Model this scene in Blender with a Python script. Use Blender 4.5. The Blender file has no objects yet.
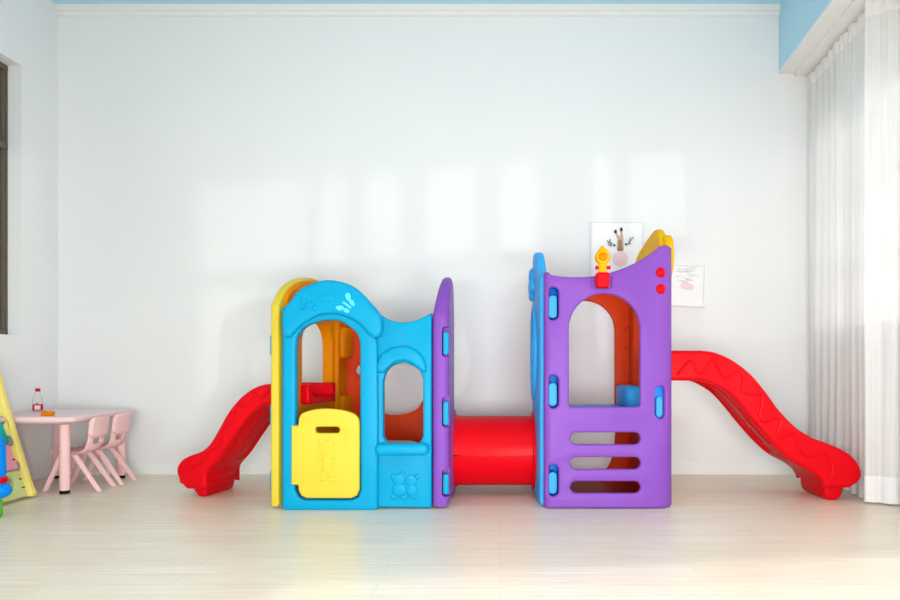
import bpy, bmesh, math, random
from mathutils import Vector, Matrix
random.seed(7)
SC = bpy.context.scene
COL = SC.collection
PI = math.pi
VX, VY, F, H = 500.0, 365.0, 720.0, 0.8      # principal point, focal length (px), eye height (m)
YW = 5.28                                    # back wall

def P(px, py, Y):                            # photo pixel -> (X, Z) on the frontal plane at distance Y
    return ((px-VX)*Y/F, H-(py-VY)*Y/F)
def pts(lst, Y): return [P(a, b, Y) for a, b in lst]

# ------------------------------------------------------------------ materials
def new_mat(name):
    m = bpy.data.materials.new(name); m.use_nodes = True
    return m, m.node_tree.nodes, m.node_tree.links
def srgb(r, g, b):
    f = lambda c: (c/255/12.92) if c/255 <= .04045 else ((c/255+.055)/1.055)**2.4
    return (f(r), f(g), f(b), 1)
def plastic(name, rgb, rough=.38, bump=.02, var=.04, sss=0.0, trans=0.0):
    m, n, l = new_mat(name); b = n['Principled BSDF']
    tc = n.new('ShaderNodeTexCoord')
    nz = n.new('ShaderNodeTexNoise'); nz.inputs['Scale'].default_value = 9; nz.inputs['Detail'].default_value = 3
    l.new(tc.outputs['Object'], nz.inputs['Vector'])
    hs = n.new('ShaderNodeHueSaturation'); hs.inputs['Color'].default_value = srgb(*rgb)
    mr = n.new('ShaderNodeMapRange'); mr.inputs['To Min'].default_value = 1-var; mr.inputs['To Max'].default_value = 1+var
    l.new(nz.outputs['Fac'], mr.inputs['Value']); l.new(mr.outputs['Result'], hs.inputs['Value'])
    l.new(hs.outputs['Color'], b.inputs['Base Color'])
    b.inputs['Roughness'].default_value = rough
    b.inputs['Specular IOR Level'].default_value = .12
    if trans:
        t = n.new('ShaderNodeBsdfTranslucent'); l.new(hs.outputs['Color'], t.inputs['Color'])
        mx = n.new('ShaderNodeMixShader'); mx.inputs[0].default_value = trans
        l.new(b.outputs[0], mx.inputs[1]); l.new(t.outputs[0], mx.inputs[2]); l.new(mx.outputs[0], n['Material Output'].inputs['Surface'])
    if sss:
        b.inputs['Subsurface Weight'].default_value = sss
        b.inputs['Subsurface Radius'].default_value = (.03, .02, .01); b.inputs['Subsurface Scale'].default_value = .3
    if bump:
        n2 = n.new('ShaderNodeTexNoise'); n2.inputs['Scale'].default_value = 260
        l.new(tc.outputs['Object'], n2.inputs['Vector'])
        bp = n.new('ShaderNodeBump'); bp.inputs['Strength'].default_value = bump*4; bp.inputs['Distance'].default_value = .0006
        l.new(n2.outputs['Fac'], bp.inputs['Height']); l.new(bp.outputs['Normal'], b.inputs['Normal'])
    return m
M = {}
M['teal']   = plastic('teal_plastic', (0, 150, 193))
M['blue']   = plastic('sky_blue_plastic', (66, 178, 246), trans=.2)
M['plug']   = plastic('light_blue_plastic', (56, 152, 208))
M['purple'] = plastic('purple_plastic', (127, 74, 172))
M['red']    = plastic('red_plastic', (228, 2, 22), trans=.12)
M['orange'] = plastic('red_orange_plastic', (246, 84, 30), trans=.4)
M['amber']  = plastic('amber_yellow_plastic', (255, 164, 4), trans=.45)
M['yellow'] = plastic('lemon_yellow_plastic', (214, 190, 62))
M['gold']   = plastic('golden_yellow_plastic', (255, 212, 26), trans=.45)
M['pale_teal'] = plastic('pale_teal_plastic', (92, 208, 232))
M['orange_face'] = plastic('bright_orange_plastic', (255, 128, 0))
M['pink']   = plastic('pink_plastic', (250, 206, 206), rough=.45)
M['pink_top'] = plastic('pale_pink_laminate', (246, 214, 216), rough=.3)
M['black']  = plastic('black_rubber', (26, 26, 28), rough=.6)
M['cream_yellow'] = plastic('cream_yellow_plastic', (238, 218, 120), rough=.45)
M['pale_green'] = plastic('pale_green_plastic', (206, 214, 144), rough=.45)
M['rose']   = plastic('rose_plastic', (238, 164, 180), rough=.45)
M['turquoise'] = plastic('turquoise_plastic', (20, 176, 182), rough=.45)
M['green']  = plastic('grass_green_plastic', (80, 190, 50), rough=.45)
M['toy_blue'] = plastic('toy_blue_plastic', (0, 132, 232))
M['cap_red'] = plastic('cap_red', (196, 18, 44))
M['white']  = plastic('white_paint', (240, 240, 238), rough=.5, bump=0, var=.01)
M['frame_white'] = plastic('picture_frame_white', (240, 240, 242), rough=.4, bump=0, var=.01)
M['alu']    = plastic('brown_aluminium', (104, 94, 84), rough=.35, bump=0)
M['tan']    = plastic('tan_render', (214, 182, 138), rough=.9, bump=.1)
M['ink']    = plastic('black_ink', (72, 68, 66), rough=.8, bump=0)
M['grey_ink'] = plastic('grey_ink', (208, 211, 215), rough=.8, bump=0)
M['dark_grey_ink'] = plastic('dark_grey_ink', (146, 150, 154), rough=.8, bump=0)
M['tan_ink'] = plastic('tan_ink', (206, 180, 150), rough=.8, bump=0)
M['brown_ink'] = plastic('brown_ink', (168, 134, 110), rough=.8, bump=0)
M['pink_ink'] = plastic('pink_ink', (246, 214, 218), rough=.8, bump=0)
M['paper']  = plastic('print_paper', (246, 246, 246), rough=.7, bump=0, var=.01)

def wall_mat(name, rgb):
    m, n, l = new_mat(name); b = n['Principled BSDF']
    tc = n.new('ShaderNodeTexCoord'); nz = n.new('ShaderNodeTexNoise'); nz.inputs['Scale'].default_value = 1.3
    l.new(tc.outputs['Object'], nz.inputs['Vector'])
    mx = n.new('ShaderNodeMix'); mx.data_type = 'RGBA'
    c = srgb(*rgb); d = srgb(*[v-3 for v in rgb])
    mx.inputs['A'].default_value = c; mx.inputs['B'].default_value = d
    l.new(nz.outputs['Fac'], mx.inputs['Factor']); l.new(mx.outputs['Result'], b.inputs['Base Color'])
    b.inputs['Roughness'].default_value = .75; b.inputs['Specular IOR Level'].default_value = .2
    n2 = n.new('ShaderNodeTexNoise'); n2.inputs['Scale'].default_value = 120
    l.new(tc.outputs['Object'], n2.inputs['Vector'])
    bp = n.new('ShaderNodeBump'); bp.inputs['Strength'].default_value = .05; bp.inputs['Distance'].default_value = .002
    l.new(n2.outputs['Fac'], bp.inputs['Height']); l.new(bp.outputs['Normal'], b.inputs['Normal'])
    return m
M['wall'] = wall_mat('pale_wall_paint', (239, 240, 240))
M['ceil'] = wall_mat('sky_blue_ceiling_paint', (190, 230, 247))

def floor_mat():
    m, n, l = new_mat('pale_wood_planks'); b = n['Principled BSDF']
    tc = n.new('ShaderNodeTexCoord')
    br = n.new('ShaderNodeTexBrick'); br.offset = .37; br.inputs['Scale'].default_value = 1
    br.inputs['Brick Width'].default_value = 1.2; br.inputs['Row Height'].default_value = .125
    br.inputs['Mortar Size'].default_value = .0012; br.inputs['Bias'].default_value = 0
    br.inputs['Color1'].default_value = srgb(249, 237, 219); br.inputs['Color2'].default_value = srgb(244, 230, 209)
    br.inputs['Mortar'].default_value = srgb(222, 208, 188)
    l.new(tc.outputs['Object'], br.inputs['Vector'])
    mp = n.new('ShaderNodeMapping'); mp.inputs['Scale'].default_value = (1.6, 26, 1)
    l.new(tc.outputs['Object'], mp.inputs['Vector'])
    nz = n.new('ShaderNodeTexNoise'); nz.inputs['Scale'].default_value = 1.7; nz.inputs['Detail'].default_value = 6; nz.inputs['Roughness'].default_value = .62
    l.new(mp.outputs['Vector'], nz.inputs['Vector'])
    cr = n.new('ShaderNodeValToRGB')
    cr.color_ramp.elements[0].position = .25; cr.color_ramp.elements[0].color = (.80, .765, .72, 1)
    cr.color_ramp.elements[1].position = .68; cr.color_ramp.elements[1].color = (1, 1, 1, 1)
    l.new(nz.outputs['Fac'], cr.inputs['Fac'])
    mx = n.new('ShaderNodeMix'); mx.data_type = 'RGBA'; mx.blend_type = 'MULTIPLY'; mx.inputs['Factor'].default_value = .85
    l.new(br.outputs['Color'], mx.inputs['A']); l.new(cr.outputs['Color'], mx.inputs['B'])
    l.new(mx.outputs['Result'], b.inputs['Base Color'])
    b.inputs['Roughness'].default_value = .34; b.inputs['Specular IOR Level'].default_value = .5
    bp = n.new('ShaderNodeBump'); bp.inputs['Strength'].default_value = .06; bp.inputs['Distance'].default_value = .002
    l.new(nz.outputs['Fac'], bp.inputs['Height']); l.new(bp.outputs['Normal'], b.inputs['Normal'])
    return m
M['floor'] = floor_mat()

def sheer_mat(name, transp):
    m, n, l = new_mat(name); n.remove(n['Principled BSDF'])
    out = n['Material Output']
    d = n.new('ShaderNodeBsdfDiffuse'); d.inputs['Color'].default_value = (.97, .965, .955, 1)
    t = n.new('ShaderNodeBsdfTranslucent'); t.inputs['Color'].default_value = (.95, .945, .935, 1)
    tr = n.new('ShaderNodeBsdfTransparent')
    a = n.new('ShaderNodeMixShader'); a.inputs[0].default_value = .28
    l.new(d.outputs[0], a.inputs[1]); l.new(t.outputs[0], a.inputs[2])
    tc = n.new('ShaderNodeTexCoord'); wv = n.new('ShaderNodeTexNoise'); wv.inputs['Scale'].default_value = 60
    mp = n.new('ShaderNodeMapping'); mp.inputs['Scale'].default_value = (1, 1, .02)
    l.new(tc.outputs['Object'], mp.inputs['Vector']); l.new(mp.outputs['Vector'], wv.inputs['Vector'])
    mr = n.new('ShaderNodeMapRange'); mr.inputs['To Min'].default_value = transp*.6; mr.inputs['To Max'].default_value = transp*1.4
    l.new(wv.outputs['Fac'], mr.inputs['Value'])
    c = n.new('ShaderNodeMixShader'); l.new(mr.outputs['Result'], c.inputs[0])
    l.new(a.outputs[0], c.inputs[1]); l.new(tr.outputs[0], c.inputs[2]); l.new(c.outputs[0], out.inputs['Surface'])
    return m
M['sheer'] = sheer_mat('sheer_white_cloth', .20)
M['hem'] = sheer_mat('folded_white_cloth', .05)
def glass_mat(name, rgb=(1, 1, 1), rough=.02, blend=.25):
    m, n, l = new_mat(name); n.remove(n['Principled BSDF']); out = n['Material Output']
    tr = n.new('ShaderNodeBsdfTransparent'); tr.inputs['Color'].default_value = (*rgb, 1)
    g = n.new('ShaderNodeBsdfGlossy'); g.inputs['Roughness'].default_value = rough
    lw = n.new('ShaderNodeLayerWeight'); lw.inputs['Blend'].default_value = blend
    mx = n.new('ShaderNodeMixShader'); l.new(lw.outputs['Fresnel'], mx.inputs[0])
    l.new(tr.outputs[0], mx.inputs[1]); l.new(g.outputs[0], mx.inputs[2]); l.new(mx.outputs[0], out.inputs['Surface'])
    return m
M['glass'] = glass_mat('window_glass', (.9, .94, .93))
M['bottle'] = glass_mat('clear_bottle_plastic', (.985, .99, .99), .15, .06)

# ------------------------------------------------------------------ mesh helpers
class B:
    """collects shapes into one mesh"""
    def __init__(s): s.bm = bmesh.new()
    def add(s, me, fn=None):
        if isinstance(me, bmesh.types.BMesh):
            t = bpy.data.meshes.new('t'); me.to_mesh(t); me.free(); me = t
        if fn:
            for v in me.vertices: v.co = fn(*v.co)
        s.bm.from_mesh(me); bpy.data.meshes.remove(me); return s
    def build(s, name, mat, parent=None, angle=38, origin=None):
        bmesh.ops.recalc_face_normals(s.bm, faces=s.bm.faces)
        me = bpy.data.meshes.new(name); s.bm.to_mesh(me); s.bm.free()
        for p in me.polygons: p.use_smooth = True
        me.set_sharp_from_angle(angle=math.radians(angle))
        me.materials.append(M[mat])
        o = bpy.data.objects.new(name, me); COL.objects.link(o)
        if parent:
            L = world_of(parent)
            o.parent = parent
        else:
            L = Vector(origin or (0, 0, 0)); o.location = L
        me.transform(Matrix.Translation(-L))
        return o
def world_of(o):
    v = Vector((0, 0, 0))
    while o: v += o.location; o = o.parent
    return v
def empty(name, loc, label, cat, group=None):
    o = bpy.data.objects.new(name, None); COL.objects.link(o); o.location = loc; o.empty_display_size = .1
    return tag(o, label, cat, group)
def tag(o, label=None, cat=None, group=None, kind=None):
    if label: o['label'] = label
    if cat: o['category'] = cat
    if group: o['group'] = group
    if kind: o['kind'] = kind
    return o
def lab(o, label): o['label'] = label; return o

def cat_rom(ps, n=6, closed=False):
    out = []; N = len(ps)
    rng = range(N) if closed else range(N-1)
    for i in rng:
        if closed: p = [ps[(i-1) % N], ps[i], ps[(i+1) % N], ps[(i+2) % N]]
        else: p = [ps[max(i-1, 0)], ps[i], ps[i+1], ps[min(i+2, N-1)]]
        for k in range(n):
            t = k/n
            out.append(tuple(.5*((2*p[1][j]) + (-p[0][j]+p[2][j])*t + (2*p[0][j]-5*p[1][j]+4*p[2][j]-p[3][j])*t*t
                       + (-p[0][j]+3*p[1][j]-3*p[2][j]+p[3][j])*t**3) for j in range(len(ps[0]))))
    if not closed: out.append(tuple(ps[-1]))
    return out
def rrect(x0, y0, x1, y1, r, n=6):
    if x0 > x1: x0, x1 = x1, x0
    if y0 > y1: y0, y1 = y1, y0
    r = min(r, (x1-x0)/2*.999, (y1-y0)/2*.999); o = []
    for cx, cy, a in ((x1-r, y0+r, -90), (x1-r, y1-r, 0), (x0+r, y1-r, 90), (x0+r, y0+r, 180)):
        for k in range(n+1):
            t = math.radians(a+90*k/n); o.append((cx+r*math.cos(t), cy+r*math.sin(t)))
    return o
def ell(cx, cy, rx, ry, n=28, a0=0):
    return [(cx+rx*math.cos(2*PI*k/n+a0), cy+ry*math.sin(2*PI*k/n+a0)) for k in range(n)]
def archhole(x0, x1, zb, zc, r_b=.02, n=14, top=None):
    """door hole: straight sides to zc then a half ellipse up to top"""
    cx, rx = (x0+x1)/2, (x1-x0)/2; rz = (top-zc) if top else rx
    o = [(x0+r_b, zb), (x1-r_b, zb), (x1-.3*r_b, zb+.3*r_b), (x1, zb+r_b)]
    o += [(cx+rx*math.cos(PI*k/n), zc+rz*math.sin(PI*k/n)) for k in range(n+1)]
    o += [(x0, zb+r_b), (x0+.3*r_b, zb+.3*r_b)]
    return o
def slab(outline, holes=(), thick=.05, bevel=.012, res=3):
    """rounded-edge plate: outline in (u, v), thickness along w from -thick/2 to thick/2"""
    cu = bpy.data.curves.new('c', 'CURVE'); cu.dimensions = '2D'; cu.fill_mode = 'BOTH'
    for ring in [outline]+list(holes):
        sp = cu.splines.new('POLY'); sp.points.add(len(ring)-1); sp.use_cyclic_u = True
        for p, q in zip(sp.points, ring): p.co = (q[0], q[1], 0, 1)
    bevel = min(bevel, thick/2*.98)
    cu.extrude = thick/2-bevel; cu.bevel_depth = bevel; cu.bevel_resolution = res; cu.offset = -bevel
    o = bpy.data.objects.new('c', cu); COL.objects.link(o)
    dg = bpy.context.evaluated_depsgraph_get()
    me = bpy.data.meshes.new_from_object(o.evaluated_get(dg))
    bpy.data.objects.remove(o); bpy.data.curves.remove(cu)
    bm = bmesh.new(); bm.from_mesh(me); bpy.data.meshes.remove(me)
    bmesh.ops.remove_doubles(bm, verts=bm.verts, dist=1e-5)
    me = bpy.data.meshes.new('s'); bm.to_mesh(me); bm.free(); me.materials.clear()
    return me
def cuts(me, us=(), vs=()):
    bm = bmesh.new(); bm.from_mesh(me); bpy.data.meshes.remove(me)
    for axis, vals in ((0, us), (1, vs)):
        for c in vals:
            no = (1, 0, 0) if axis == 0 else (0, 1, 0); co = (c, 0, 0) if axis == 0 else (0, c, 0)
            bmesh.ops.bisect_plane(bm, geom=bm.verts[:]+bm.edges[:]+bm.faces[:], plane_co=co, plane_no=no, dist=1e-6)
    me = bpy.data.meshes.new('s'); bm.to_mesh(me); bm.free(); return me
def front(Y, thick):                 # plate facing the camera, front face at Y
    return lambda u, v, w: (u, Y+thick/2-w, v)
def side(X, thick):                  # plate in the Y-Z plane, u = Y, outer (left) face at X
    return lambda u, v, w: (X+thick/2+w, u, v)
def tube(path, r, seg=10, closed=False, caps=True, sx=1.0):
    bm = bmesh.new(); rings = []; N = len(path); pv = [Vector(p) for p in path]
    rr = r if callable(r) else (lambda t: r)
    t0 = (pv[1]-pv[0]).normalized(); nrm = t0.orthogonal().normalized()
    for i in range(N):
        if closed: t = (pv[(i+1) % N]-pv[i-1]).normalized()
        else: t = (pv[min(i+1, N-1)]-pv[max(i-1, 0)]).normalized()
        nrm = (nrm-t*nrm.dot(t)).normalized(); bn = t.cross(nrm)
        q = rr(i/(N-1))
        rings.append([bm.verts.new(pv[i]+(nrm*math.cos(2*PI*k/seg)*sx+bn*math.sin(2*PI*k/seg))*q) for k in range(seg)])
    for i in range(N if closed else N-1):
        a, b = rings[i], rings[(i+1) % N]
        for k in range(seg): bm.faces.new((a[k], a[(k+1) % seg], b[(k+1) % seg], b[k]))
    if caps and not closed:
        bm.faces.new(rings[0][::-1]); bm.faces.new(rings[-1])
    return bm
def lathe(prof, axis_pt, seg=32, axis='Z', a0=0.0, a1=2*PI):
    """prof: (radius, t) along axis"""
    bm = bmesh.new(); full = abs(a1-a0-2*PI) < 1e-6; n = seg if full else seg+1; rings = []
    for r, t in prof:
        ring = []
        for k in range(n):
            a = a0+(a1-a0)*k/seg; c, s = r*math.cos(a), r*math.sin(a)
            p = {'Z': (c, s, t), 'X': (t, c, s), 'Y': (c, t, s)}[axis]
            ring.append(bm.verts.new(Vector(p)+Vector(axis_pt)))
        rings.append(ring)
    for a, b in zip(rings, rings[1:]):
        for k in range(n if full else n-1):
            bm.faces.new((a[k], a[(k+1) % n], b[(k+1) % n], b[k]))
    bmesh.ops.remove_doubles(bm, verts=bm.verts, dist=1e-6)
    return bm
def rbox(x0, x1, y0, y1, z0, z1, r=.01, bevel=None):
    b = r if bevel is None else bevel
    me = slab(rrect(x0, z0, x1, z1, r), thick=y1-y0, bevel=min(b, (y1-y0)/2*.98))
    f = front(y0, y1-y0)
    for v in me.vertices: v.co = f(*v.co)
    return me
def box(x0, x1, y0, y1, z0, z1):
    bm = bmesh.new()
    v = [bm.verts.new((x, y, z)) for x in (x0, x1) for y in (y0, y1) for z in (z0, z1)]
    for f in ((0, 1, 3, 2), (4, 6, 7, 5), (0, 4, 5, 1), (2, 3, 7, 6), (0, 2, 6, 4), (1, 5, 7, 3)): bm.faces.new([v[i] for i in f])
    return bm
def ball(c, rx, ry, rz, seg=20):
    bm = bmesh.new(); bmesh.ops.create_uvsphere(bm, u_segments=seg, v_segments=seg//2, radius=1)
    for v in bm.verts: v.co = Vector((v.co.x*rx, v.co.y*ry, v.co.z*rz))+Vector(c)
    return bm
def frange(a, b, n): return [a+(b-a)*i/n for i in range(n+1)]

# ================================================================== SETTING
def xr(Y): return 2.245+.085*(Y-YW)           # line of the curtains (the right wall is a little splayed)
XL = -3.24
ZC = 3.43
def struct(b, name, mat, angle=30): return tag(b.build(name, mat, angle=angle), kind='structure')
struct(B().add(box(-3.6, 2.8, -2.8, YW+.2, -.1, 0)), 'floor', 'floor')
struct(B().add(box(-3.6, 2.8, -2.8, YW+.2, ZC, ZC+.1)), 'ceiling', 'ceil')
struct(B().add(box(-3.6, 2.8, YW, YW+.15, -.05, ZC+.05)), 'wall_back', 'wall')
# left wall with its window
wl = slab([(-2.75, 0), (YW+.02, 0), (YW+.02, ZC), (-2.75, ZC)], [[(3.2, 1.0), (4.88, 1.0), (4.88, 2.827), (3.2, 2.827)]], .16, .001, 0)
struct(B().add(wl, lambda u, v, w: (XL-.08+w, u, v)), 'wall_left', 'wall')
b = B()
xf0, xf1 = XL-.14, XL-.095
for a in ((3.2, 4.88, 1.0, 1.035), (3.2, 4.88, 2.79, 2.827), (3.2, 4.88, 2.255, 2.30), (3.2, 3.24, 1.0, 2.827), (4.866, 4.88, 1.0, 2.827), (4.0, 4.04, 1.0, 2.827)):
    b.add(rbox(xf0, xf1, a[0], a[1], a[2], a[3], .003))
for z0, z1 in ((1.035, 2.255), (2.30, 2.79)):
    b.add(rbox(xf0+.012, xf1-.006, 4.846, 4.862, z0, z1, .003))
win1 = struct(b, 'window_1', 'alu')
b = B().add(box(XL-.125, XL-.121, 3.23, 4.86, 1.02, 2.81)); g = b.build('pane', 'glass', win1)
struct(B().add(box(-4.6, -4.5, 2.0, 8.0, -.1, 2.6)), 'wall_outside', 'tan')
# right wall: piers and bands around the window openings
spans = [(3.98, 4.36), (4.52, 5.1), (3.22, 3.92), (2.82, 3.07), (1.90, 2.30), (1.11, 1.66), (.49, .87), (0.0, .31), (-1.24, -.11)]
holes = []
for a, c in spans:
    zlo = 1.02 if a > 3.95 else .48
    ztop = 2.45
    if a > 3.95:
        holes.append([(a, zlo), (c, zlo), (c, ztop), (a, ztop)])
    else:
        holes.append([(a, zlo), (c, zlo), (c, 1.69), (a, 1.69)]); holes.append([(a, 1.82), (c, 1.82), (c, ztop), (a, ztop)])
wr = slab([(-2.75, 0), (YW+.02, 0), (YW+.02, ZC), (-2.75, ZC)], holes, .04, .001, 0)
wall_r = struct(B().add(wr, lambda u, v, w: (xr(u)+.16+w, u, v)), 'wall_right', 'white')
b = B()
for a, c in spans[:2]:
    for z0, z1 in ((1.02, 1.06), (1.42, 1.45), (1.90, 1.93), (2.41, 2.45)):
        b.add(rbox(0, .03, a, c, z0, z1, .003), lambda x, y, z: (xr(y)+.135+x, y, z))
    for y0 in (a, c-.03):
        b.add(rbox(0, .03, y0, y0+.03, 1.02, 2.45, .003), lambda x, y, z: (xr(y)+.135+x, y, z))
struct(b, 'window_2', 'white')
# front wall (behind the camera) with an opening shaped to edge the sunlight on the floor
fw = slab([(-3.4, 0), (1.9, 0), (1.9, ZC), (-3.4, ZC)], [[(-.8, .02), (1.75, .02), (1.75, 2.62), (-.8, 2.62)]], .06, .001, 0)
struct(B().add(fw, lambda u, v, w: (u, -2.3+.16*u+w, v)), 'wall_front', 'wall')
# trims
b = B().add(box(XL, 2.05, YW-.035, YW+.01, ZC-.045, ZC+.01)).add(box(XL, 2.05, YW-.018, YW+.01, ZC-.075, ZC-.04))
struct(b, 'trim_1', 'white')
def bb_prof(b, fn, L0, L1):
    for t, z0, z1 in ((.014, 0, .07), (.009, .069, .082)):
        b.add(box(L0, L1, -t, 0, z0, z1), fn)
    return b
struct(bb_prof(B(), lambda x, y, z: (x, YW+y, z), XL, xr(YW)+.15), 'baseboard_back', 'white')
struct(bb_prof(B(), lambda x, y, z: (XL-y, x, z), -2.2, YW-.014), 'baseboard_left', 'white')
# boxed beam above the curtains: blue inner face, white soffit
def beam(u0, u1, z0, z1):
    bm = bmesh.new(); vs = []
    for Y in (-2.25, YW):
        vs.append([bm.verts.new((xr(Y)+u, Y, z)) for u, z in ((u0, z0), (u1, z0), (u1, z1), (u0, z1))])
    for k in range(4): bm.faces.new((vs[0][k], vs[0][(k+1) % 4], vs[1][(k+1) % 4], vs[1][k]))
    bm.faces.new(vs[0][::-1]); bm.faces.new(vs[1]); return bm
struct(B().add(beam(-.20, -.185, 2.955, ZC)), 'wall_beam', 'ceil')
struct(B().add(beam(-.20, .15, 2.935, 2.955)), 'trim_2', 'white')

# ================================================================== CURTAINS
def curtain(name, path, amp, nf, seed, label, ztop, zbot=.012):
    rnd = random.Random(seed); ph = [rnd.uniform(0, 6.28) for _ in range(6)]
    NU, NZ = int(nf*14), 40
    path = cat_rom(path, 12); acc = [0]
    for p, q in zip(path, path[1:]): acc.append(acc[-1]+math.hypot(q[0]-p[0], q[1]-p[1]))
    def on(q):
        d = min(max(q, 0), 1)*acc[-1]; i = 0
        while i < len(acc)-2 and acc[i+1] < d: i += 1
        f = (d-acc[i])/max(1e-9, acc[i+1]-acc[i]); a, c = path[i], path[i+1]
        t = Vector((c[0]-a[0], c[1]-a[1])).normalized()
        return a[0]+(c[0]-a[0])*f, a[1]+(c[1]-a[1])*f, t
    def pt(i, z):
        q = i/NU; k = .55+.45*(1-(z/ztop))
        w = math.sin(2*PI*nf*q+.5*math.sin(2*PI*2.3*q+ph[0])+ph[1]) + .35*math.sin(2*PI*nf*2.1*q+ph[2]+.3*z) + .25*math.sin(2*PI*nf*.37*q+ph[3])
        x, y, t = on(q+.006*math.sin(z*2+ph[5]+q*14)*(1-z/ztop))
        d = amp*k*w + .006*math.sin(z*1.7+ph[4]+q*9)
        return (x+t.y*d, y-t.x*d, z)
    def sheet(z0, z1, nz, thick, fn=None):
        bm = bmesh.new(); g = []
        for j in range(nz+1):
            z = z0+(z1-z0)*j/nz
            g.append([bm.verts.new((fn or pt)(i, z)) for i in range(NU+1)])
        for j in range(nz):
            for i in range(NU): bm.faces.new((g[j][i], g[j][i+1], g[j+1][i+1], g[j+1][i]))
        if thick:
            bmesh.ops.recalc_face_normals(bm, faces=bm.faces)
            bmesh.ops.solidify(bm, geom=bm.faces[:], thickness=thick)
        return bm
    mx, my, _ = on(.5)
    root = empty(name, (mx, my, 0), label, 'curtain', 'sheer curtains at the right-hand window')
    B().add(sheet(zbot+.15, ztop-.09, NZ, 0)).build('cloth', 'sheer', root, 180)
    lab(B().add(sheet(zbot, zbot+.15, 6, .004)).build('hem', 'hem', root, 60), 'deep folded white hem')
    def hp(i, z):
        x, y, _ = pt(i, ztop-.09); f = (z-(ztop-.09))/.09
        return (x-.010*f*math.sin(i*.9), y, z+.008*math.sin(i*.45)*f)
    lab(B().add(sheet(ztop-.09, ztop, 4, .004, hp)).build('heading', 'hem', root, 60), 'gathered frilly heading')
    return root
curtain('sheer_curtain', [(xr(Y), Y) for Y in (5.245, 4.9, 4.5, 4.25)], .013, 8, 3, 'white sheer floor-length curtain hanging behind the foot of the right-hand red slide', 2.90)
curtain('sheer_curtain', [(2.112, 4.17), (2.17, 4.125), (2.235, 4.07), (2.245, 3.99), (2.225, 3.90)], .014, 3.4, 8, 'white sheer curtain panel at the right edge of the photo, nearest the camera', 2.90)
b = B().add(beam(-.09, .03, 2.918, 2.934)); tag(b.build('curtain_track', 'white', origin=(xr(4), 4, 2.92)), 'slim white curtain track under the soffit, above the sheer curtains', 'curtain track')

# ================================================================== PLAY CLIMBER
R = empty('playground_climber', (0, 4.45, 0), 'large multicoloured plastic climber of two towers joined by a red tunnel', 'climber')

# ---- left tower: teal front panel
YF = 4.0
house_top = pts(cat_rom([(282, 308), (290, 302), (299.7, 290.5), (316, 283), (330, 281), (346, 284.5), (357, 290.5), (366, 298), (376.7, 310)], 4), YF)
dip = pts(cat_rom([(376.7, 310), (382.5, 316), (393, 321), (404.7, 322.3), (416.3, 320), (424, 316.5), (431.5, 313)], 4), YF)
outline = pts([(282, 507), (431.5, 508)], YF) + dip[::-1] + house_top[::-1]
x0, _ = P(297.8, 0, YF); x1, _ = P(360, 0, YF)
door = pts(cat_rom([(295.3, 345), (297.3, 336), (305.2, 326.3), (320, 321), (330, 320), (340, 321), (353, 329.5), (358.5, 337), (360, 345)], 4), YF)
door_hole = door + pts([(360, 490), (358, 496), (352, 498.5), (306, 498.5), (298, 496), (295.5, 490)], YF)
win = pts(cat_rom([(383, 382), (385.3, 373), (391, 366.5), (402.5, 362.5), (413, 366), (419.5, 371), (423, 379)], 4), YF)
win_hole = win + pts([(423, 436), (421, 441), (417, 444), (389.5, 444), (385.5, 441), (383, 436)], YF)
tf = B().add(slab(outline, [door_hole, win_hole], .07, .012), front(YF, .07))
# house section stands a little proud
YH = 3.965
hs_out = pts([(282, 508.5), (286, 510.5), (374, 510.5), (377.5, 508), (378, 420), (377, 345), (374, 330), (372, 316)], YH) + \
    pts(cat_rom([(368, 303), (357, 291.8), (346, 285.8), (330, 282.3), (316, 284.3), (299.7, 292), (290, 303), (283, 310)], 4), YH)
dh = pts(cat_rom([(295.3, 345), (297.3, 336), (305.2, 326.3), (320, 321), (330, 320), (340, 321), (353, 329.5), (358.5, 337), (360, 345)], 4), YH) + \
    pts([(360.5, 490), (358, 497), (352, 500), (304, 500), (298, 497), (294.8, 490)], YH)
tf.add(slab(hs_out, [dh], .05, .014), front(YH, .05))
teal = lab(tf.build('front_panel', 'teal', R), 'teal front panel of the left tower, with a door arch and a window arch')
# arch moulding over the door
YM = 3.935
arch = pts(cat_rom([(281.5, 331), (281.5, 312), (290, 300), (299.7, 288.8), (316, 281.5), (330, 279.8), (346, 283), (357, 289), (366, 297.5), (376, 310), (381, 318), (382, 330)], 4)
           + [(380, 336), (374, 338.5)] + cat_rom([(368, 335), (361, 326.5), (353, 320.5), (340, 315), (330, 314), (318, 315.5), (305, 322.5), (296, 330), (290, 337)], 4) + [(285, 337.5), (282, 335)], YM)
b = B().add(slab(arch, (), .06, .022, 4), front(YM, .06))
b.build('arch_moulding', 'teal', teal)
wa = pts(cat_rom([(375.5, 369), (378, 359), (383, 352.5), (392, 347.5), (404.6, 345.8), (416, 350), (423, 358), (426.5, 368)], 4)
         + [(425.5, 372), (421, 371.8)] + cat_rom([(417, 368), (410, 363), (402.5, 361), (394, 363), (387.5, 368.5), (383, 373)], 4) + [(378, 373)], 3.975)
B().add(slab(wa, (), .05, .018, 4), front(3.975, .05)).build('window_moulding', 'teal', teal)
lx0, lz1 = P(374.5, 444, 3.93); lx1, lz0 = P(428, 456, 3.93)
B().add(slab(rrect(lx0, lz0, lx1, lz1, .03), (), .10, .022, 4), front(3.93, .10)).build('window_ledge', 'teal', teal)
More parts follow.
